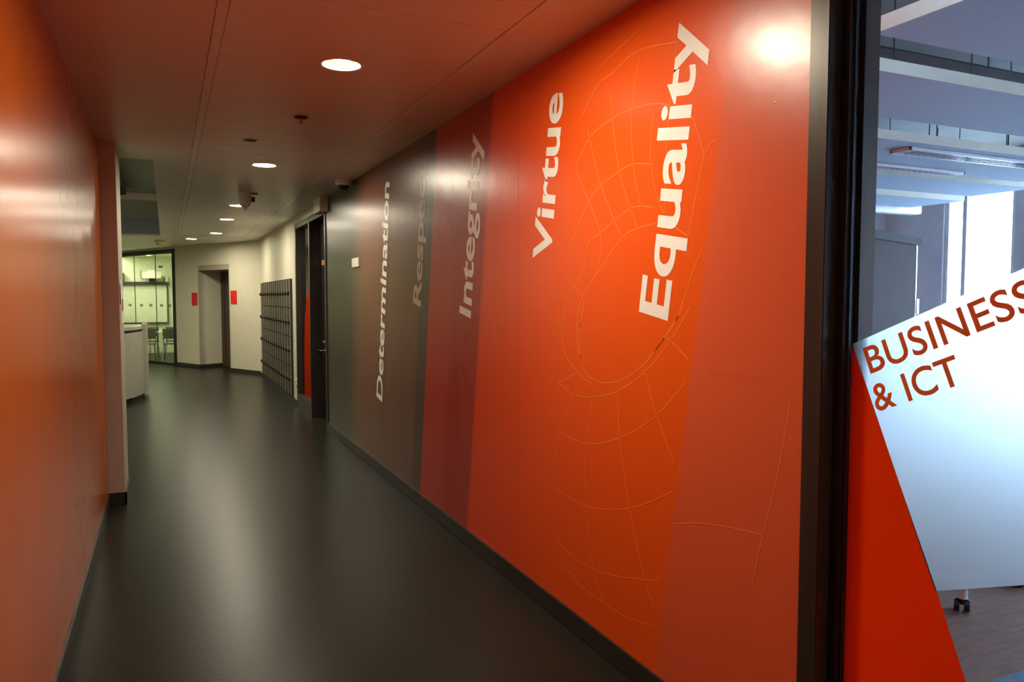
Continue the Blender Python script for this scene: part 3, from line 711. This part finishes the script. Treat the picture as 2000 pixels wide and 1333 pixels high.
table(-.10, 23.92, .0, 'pale topped table below the right end of the whiteboard', tb)
table(-1.05, 23.92, .0, 'pale topped table below the middle of the whiteboard', tb)

# ================================================================== ROOM BEHIND THE RIGHT GLASS
struct(MB().box(1.93, 9.0, -3.2, 7.2, 3.3, 3.4).build('ceiling_room', 'concrete'), 'grey soffit above hanging panels')
struct(MB().box(1.93, 9.0, 7.02, 7.2, 0, 3.3).build('wall_room_far', 'roomwall'))
struct(MB().box(1.93, 9.0, -3.2, -3.05, 0, 3.3).build('wall_room_near', 'roomwall'))
wins = [(5.37, 6.22), (3.7, 5.1), (2.0, 3.4), (.3, 1.7), (-1.4, 0)]
mb = MB(); edges_ = [7.1] + [v for w in wins for v in (w[1], w[0])] + [-3.2]
for i in range(0, len(edges_), 2): mb.box(8.55, 8.8, edges_[i + 1], edges_[i], 0, 3.3)
for w in wins: mb.box(8.55, 8.8, w[0], w[1], 0, .35).box(8.55, 8.8, w[0], w[1], 3.12, 3.3)
struct(mb.build('wall_room_window', 'roomwall'))
for i, w in enumerate(wins):
    o = thing('window_%d' % (i + 3), (8.6, (w[0] + w[1]) / 2, .35), 'tall bright daylight window', None); o['kind'] = 'structure'
    y0, y1 = w
    MB().box(8.58, 8.66, y0, y0 + .05, .35, 3.12).box(8.58, 8.66, y1 - .05, y1, .35, 3.12).box(8.58, 8.66, y0, y1, .35, .41).box(8.58, 8.66, y0, y1, 3.06, 3.12).build('window_frame', 'lum', o)
    MB().box(8.58, 8.66, y1 - .27, y1 - .22, .41, 3.06).build('mullion', 'lum', o)
    MB().box(8.615, 8.622, y0 + .05, y1 - .05, .41, 3.06).build('pane', 'glass', o)
panels = [(2.34, 5.4, 1.35, 2.0, 'hanging acoustic panel nearest the glass screen, its corner showing'), (1.98, 6.4, 2.30, 2.88, 'second hanging acoustic panel back from the glass screen'),
          (1.98, 6.4, 3.25, 4.0, 'third hanging acoustic panel back, level with the louvre lights'), (1.98, 6.9, 4.15, 4.75, 'fourth hanging acoustic panel back from the glass screen'), (1.98, 7.16, 5.0, 5.6, 'hanging acoustic panel furthest from the glass screen')]
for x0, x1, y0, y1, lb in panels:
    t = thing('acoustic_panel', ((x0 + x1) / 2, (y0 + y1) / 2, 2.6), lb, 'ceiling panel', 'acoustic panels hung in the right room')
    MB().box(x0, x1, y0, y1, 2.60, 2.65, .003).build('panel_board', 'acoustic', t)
    MB().box(x0 - .003, x1 + .003, y0 - .004, y0 + .001, 2.598, 2.652).build('edge_untinted', 'panel_edge', t); MB().box(x0 - .004, x0 + .001, y0 - .003, y1 + .003, 2.598, 2.652).build('edge_untinted', 'panel_edge', t)  # edge strips stay cream, without the daylight tint of the board
    for xx in (x0 + .35, x0 + 1.45, x1 - 1.2, x1 - .3):
        for yy in (y0 + .08, y1 - .08): MB().tube((xx, yy, 2.65), (xx, yy, 3.3), .004, 6).build('hanging_wire', 'tray', t)
t = thing('cable_tray', (4.5, 3.2, 3.02), 'dark cable tray running under the soffit of the right room', 'cable tray')
MB().box(1.95, 8.5, 3.14, 3.30, 2.99, 3.0).build('tray_bottom', 'tray', t); MB().box(1.95, 8.5, 3.13, 3.14, 2.99, 3.07).build('tray_side', 'tray', t); MB().box(1.95, 8.5, 3.30, 3.31, 2.99, 3.07).build('tray_side', 'tray', t)
MB().box(1.95, 8.5, 3.12, 3.128, 3.07, 3.078).build('tray_lip', 'alu', t)
for xx in (2.4, 3.6, 4.8, 6.0, 7.2): MB().tube((xx, 3.22, 3.0), (xx, 3.22, 3.3), .005, 6).build('hanger', 'tray', t)
def luminaire(x0, x1, yc, z, label, w=.16, top=2.6):
    h = top - z - .0005
    t = thing('louvre_luminaire', ((x0 + x1) / 2, yc, z), label, 'light fitting', 'long light fittings in the right room')
    MB().box(x0, x1, yc - w / 2, yc - w / 2 + .012, z, z + h).box(x0, x1, yc + w / 2 - .012, yc + w / 2, z, z + h).box(x0, x0 + .012, yc - w / 2, yc + w / 2, z, z + h).box(x1 - .012, x1, yc - w / 2, yc + w / 2, z, z + h).box(x0, x1, yc - w / 2, yc + w / 2, z + h - .002, z + h).build('housing', 'lum', t)
    k = int((x1 - x0) / .06)
    first = None
    for i in range(1, k):
        xx = x0 + (x1 - x0) * i / k
        if first is None: first = MB().box(xx - .002, xx + .002, yc - w / 2 + .012, yc + w / 2 - .012, z + .001, z + h - .003).build('louvre_blade', 'chrome', t); fx = xx
        else:
            c = first.copy(); COL.objects.link(c); c.parent = t; c.matrix_parent_inverse = first.matrix_parent_inverse.copy(); c.location.x = first.location.x + xx - fx
luminaire(4.27, 6.2, 3.42, 2.578, 'bright louvre light strip under the near edge of the third hanging panel', .15, 2.60)
luminaire(3.2, 5.5, 3.90, 2.578, 'louvre light strip under the far edge of the third hanging panel', .12, 2.60)
t = thing('pendant_luminaire', (6.5, 5.72, 2.5), 'plain white pendant light bar beyond the hanging panels', 'light fitting', 'long light fittings in the right room')
MB().box(5.6, 7.43, 5.66, 5.78, 2.555, 2.645, .006).build('housing', 'lum', t); MB().box(5.62, 7.41, 5.67, 5.77, 2.548, 2.555).build('diffuser', 'lum', t)
for xx in (5.9, 7.1): MB().tube((xx, 5.72, 2.645), (xx, 5.72, 3.3), .004, 6).build('hanging_wire', 'tray', t)

# mobile board
t = thing('mobile_board', (5.5, 4.52, 0), 'grey felt partition board on feet with aluminium top rail', 'board')
ba = math.atan2(.46, 1.21); bo = Vector((4.55, 4.155, 0)); bd = Vector((math.cos(ba), math.sin(ba), 0)); bn = Vector((-math.sin(ba), math.cos(ba), 0))
def bq(mb_, s0, s1, n0, n1, z0, z1):
    p = [bo + bd * s0 + bn * n0, bo + bd * s1 + bn * n0, bo + bd * s1 + bn * n1, bo + bd * s0 + bn * n1]
    return mb_.prism([(q.x, q.y) for q in p], z0, z1)
bq(MB(), 0, 1.80, 0, .05, .12, 2.13).build('felt_panel', 'board', t)
bq(MB(), -.03, 1.90, -.02, .07, 2.13, 2.20).build('top_rail', 'alu', t)
bq(MB(), 1.80, 1.83, -.005, .055, .06, 2.13).build('side_rail', 'lum', t)
bq(MB(), 1.82, 1.88, -.015, .03, 1.50, 1.64).build('latch', 'lum', t)
for s0 in (.15, 1.55): bq(MB(), s0, s0 + .08, -.28, .33, 0, .06).build('foot', 'black', t); bq(MB(), s0 + .02, s0 + .06, .0, .05, .06, .13).build('foot_post', 'alu', t)

# table on castors, chair
t = thing('castor_table', (3.1, 2.85, 0), 'table with a chrome tube leg on black twin castors behind the frosted film', 'table')
MB().box(2.40, 3.88, 2.50, 3.2, .715, .74, .006).build('table_top', 'tabletop', t)
for lx, ly in ((3.785, 2.58), (3.785, 3.12), (2.5, 2.58), (2.5, 3.12)):
    lg = MB().tube((lx, ly, .06), (lx + .01, ly, .715), .026, 16).build('leg', 'satin', t, True)
    cs = MB(); ax, ay = .57, -.82
    for q in (-1, 1): cs.tube((lx + q * .010 * ax, ly + q * .010 * ay, .031), (lx + q * .036 * ax, ly + q * .036 * ay, .031), .031, 20)
    cs.tube((lx, ly, .040), (lx, ly, .068), .029, 16)
    cs.build('castor', 'black', lg, True)
t = thing('office_chair', (4.66, 2.86, 0), 'office chair with a five-arm black base behind the frosted film', 'chair')
cx_, cy_ = 4.68, 2.84
for k in range(5):
    a = math.radians(212 + 72 * k); e = (cx_ + .33 * math.cos(a), cy_ + .33 * math.sin(a))
    ar = MB().tube((cx_, cy_, .16), (e[0], e[1], .095), .028, 10, .018).build('base_arm', 'black', t, True)
    MB().tube((cx_, cy_, .19), (e[0], e[1], .117), .008, 8).build('arm_trim', 'chrome', ar)
    MB().tube((e[0] - .02, e[1], .04), (e[0] + .02, e[1], .04), .04, 16).box(e[0] - .01, e[0] + .01, e[1] - .01, e[1] + .01, .06, .10).build('castor', 'black', ar, True)
MB().tube((cx_, cy_, .12), (cx_, cy_, .45), .025).build('gas_column', 'chrome', t, True)
MB().box(cx_ - .23, cx_ + .23, cy_ - .22, cy_ + .22, .45, .52, .03).build('seat', 'black', t)
MB().box(cx_ - .21, cx_ + .21, cy_ + .20, cy_ + .25, .60, 1.05, .02).build('backrest', 'black', t); MB().box(cx_ - .03, cx_ + .03, cy_ + .20, cy_ + .23, .44, .62).build('back_support', 'black', t)
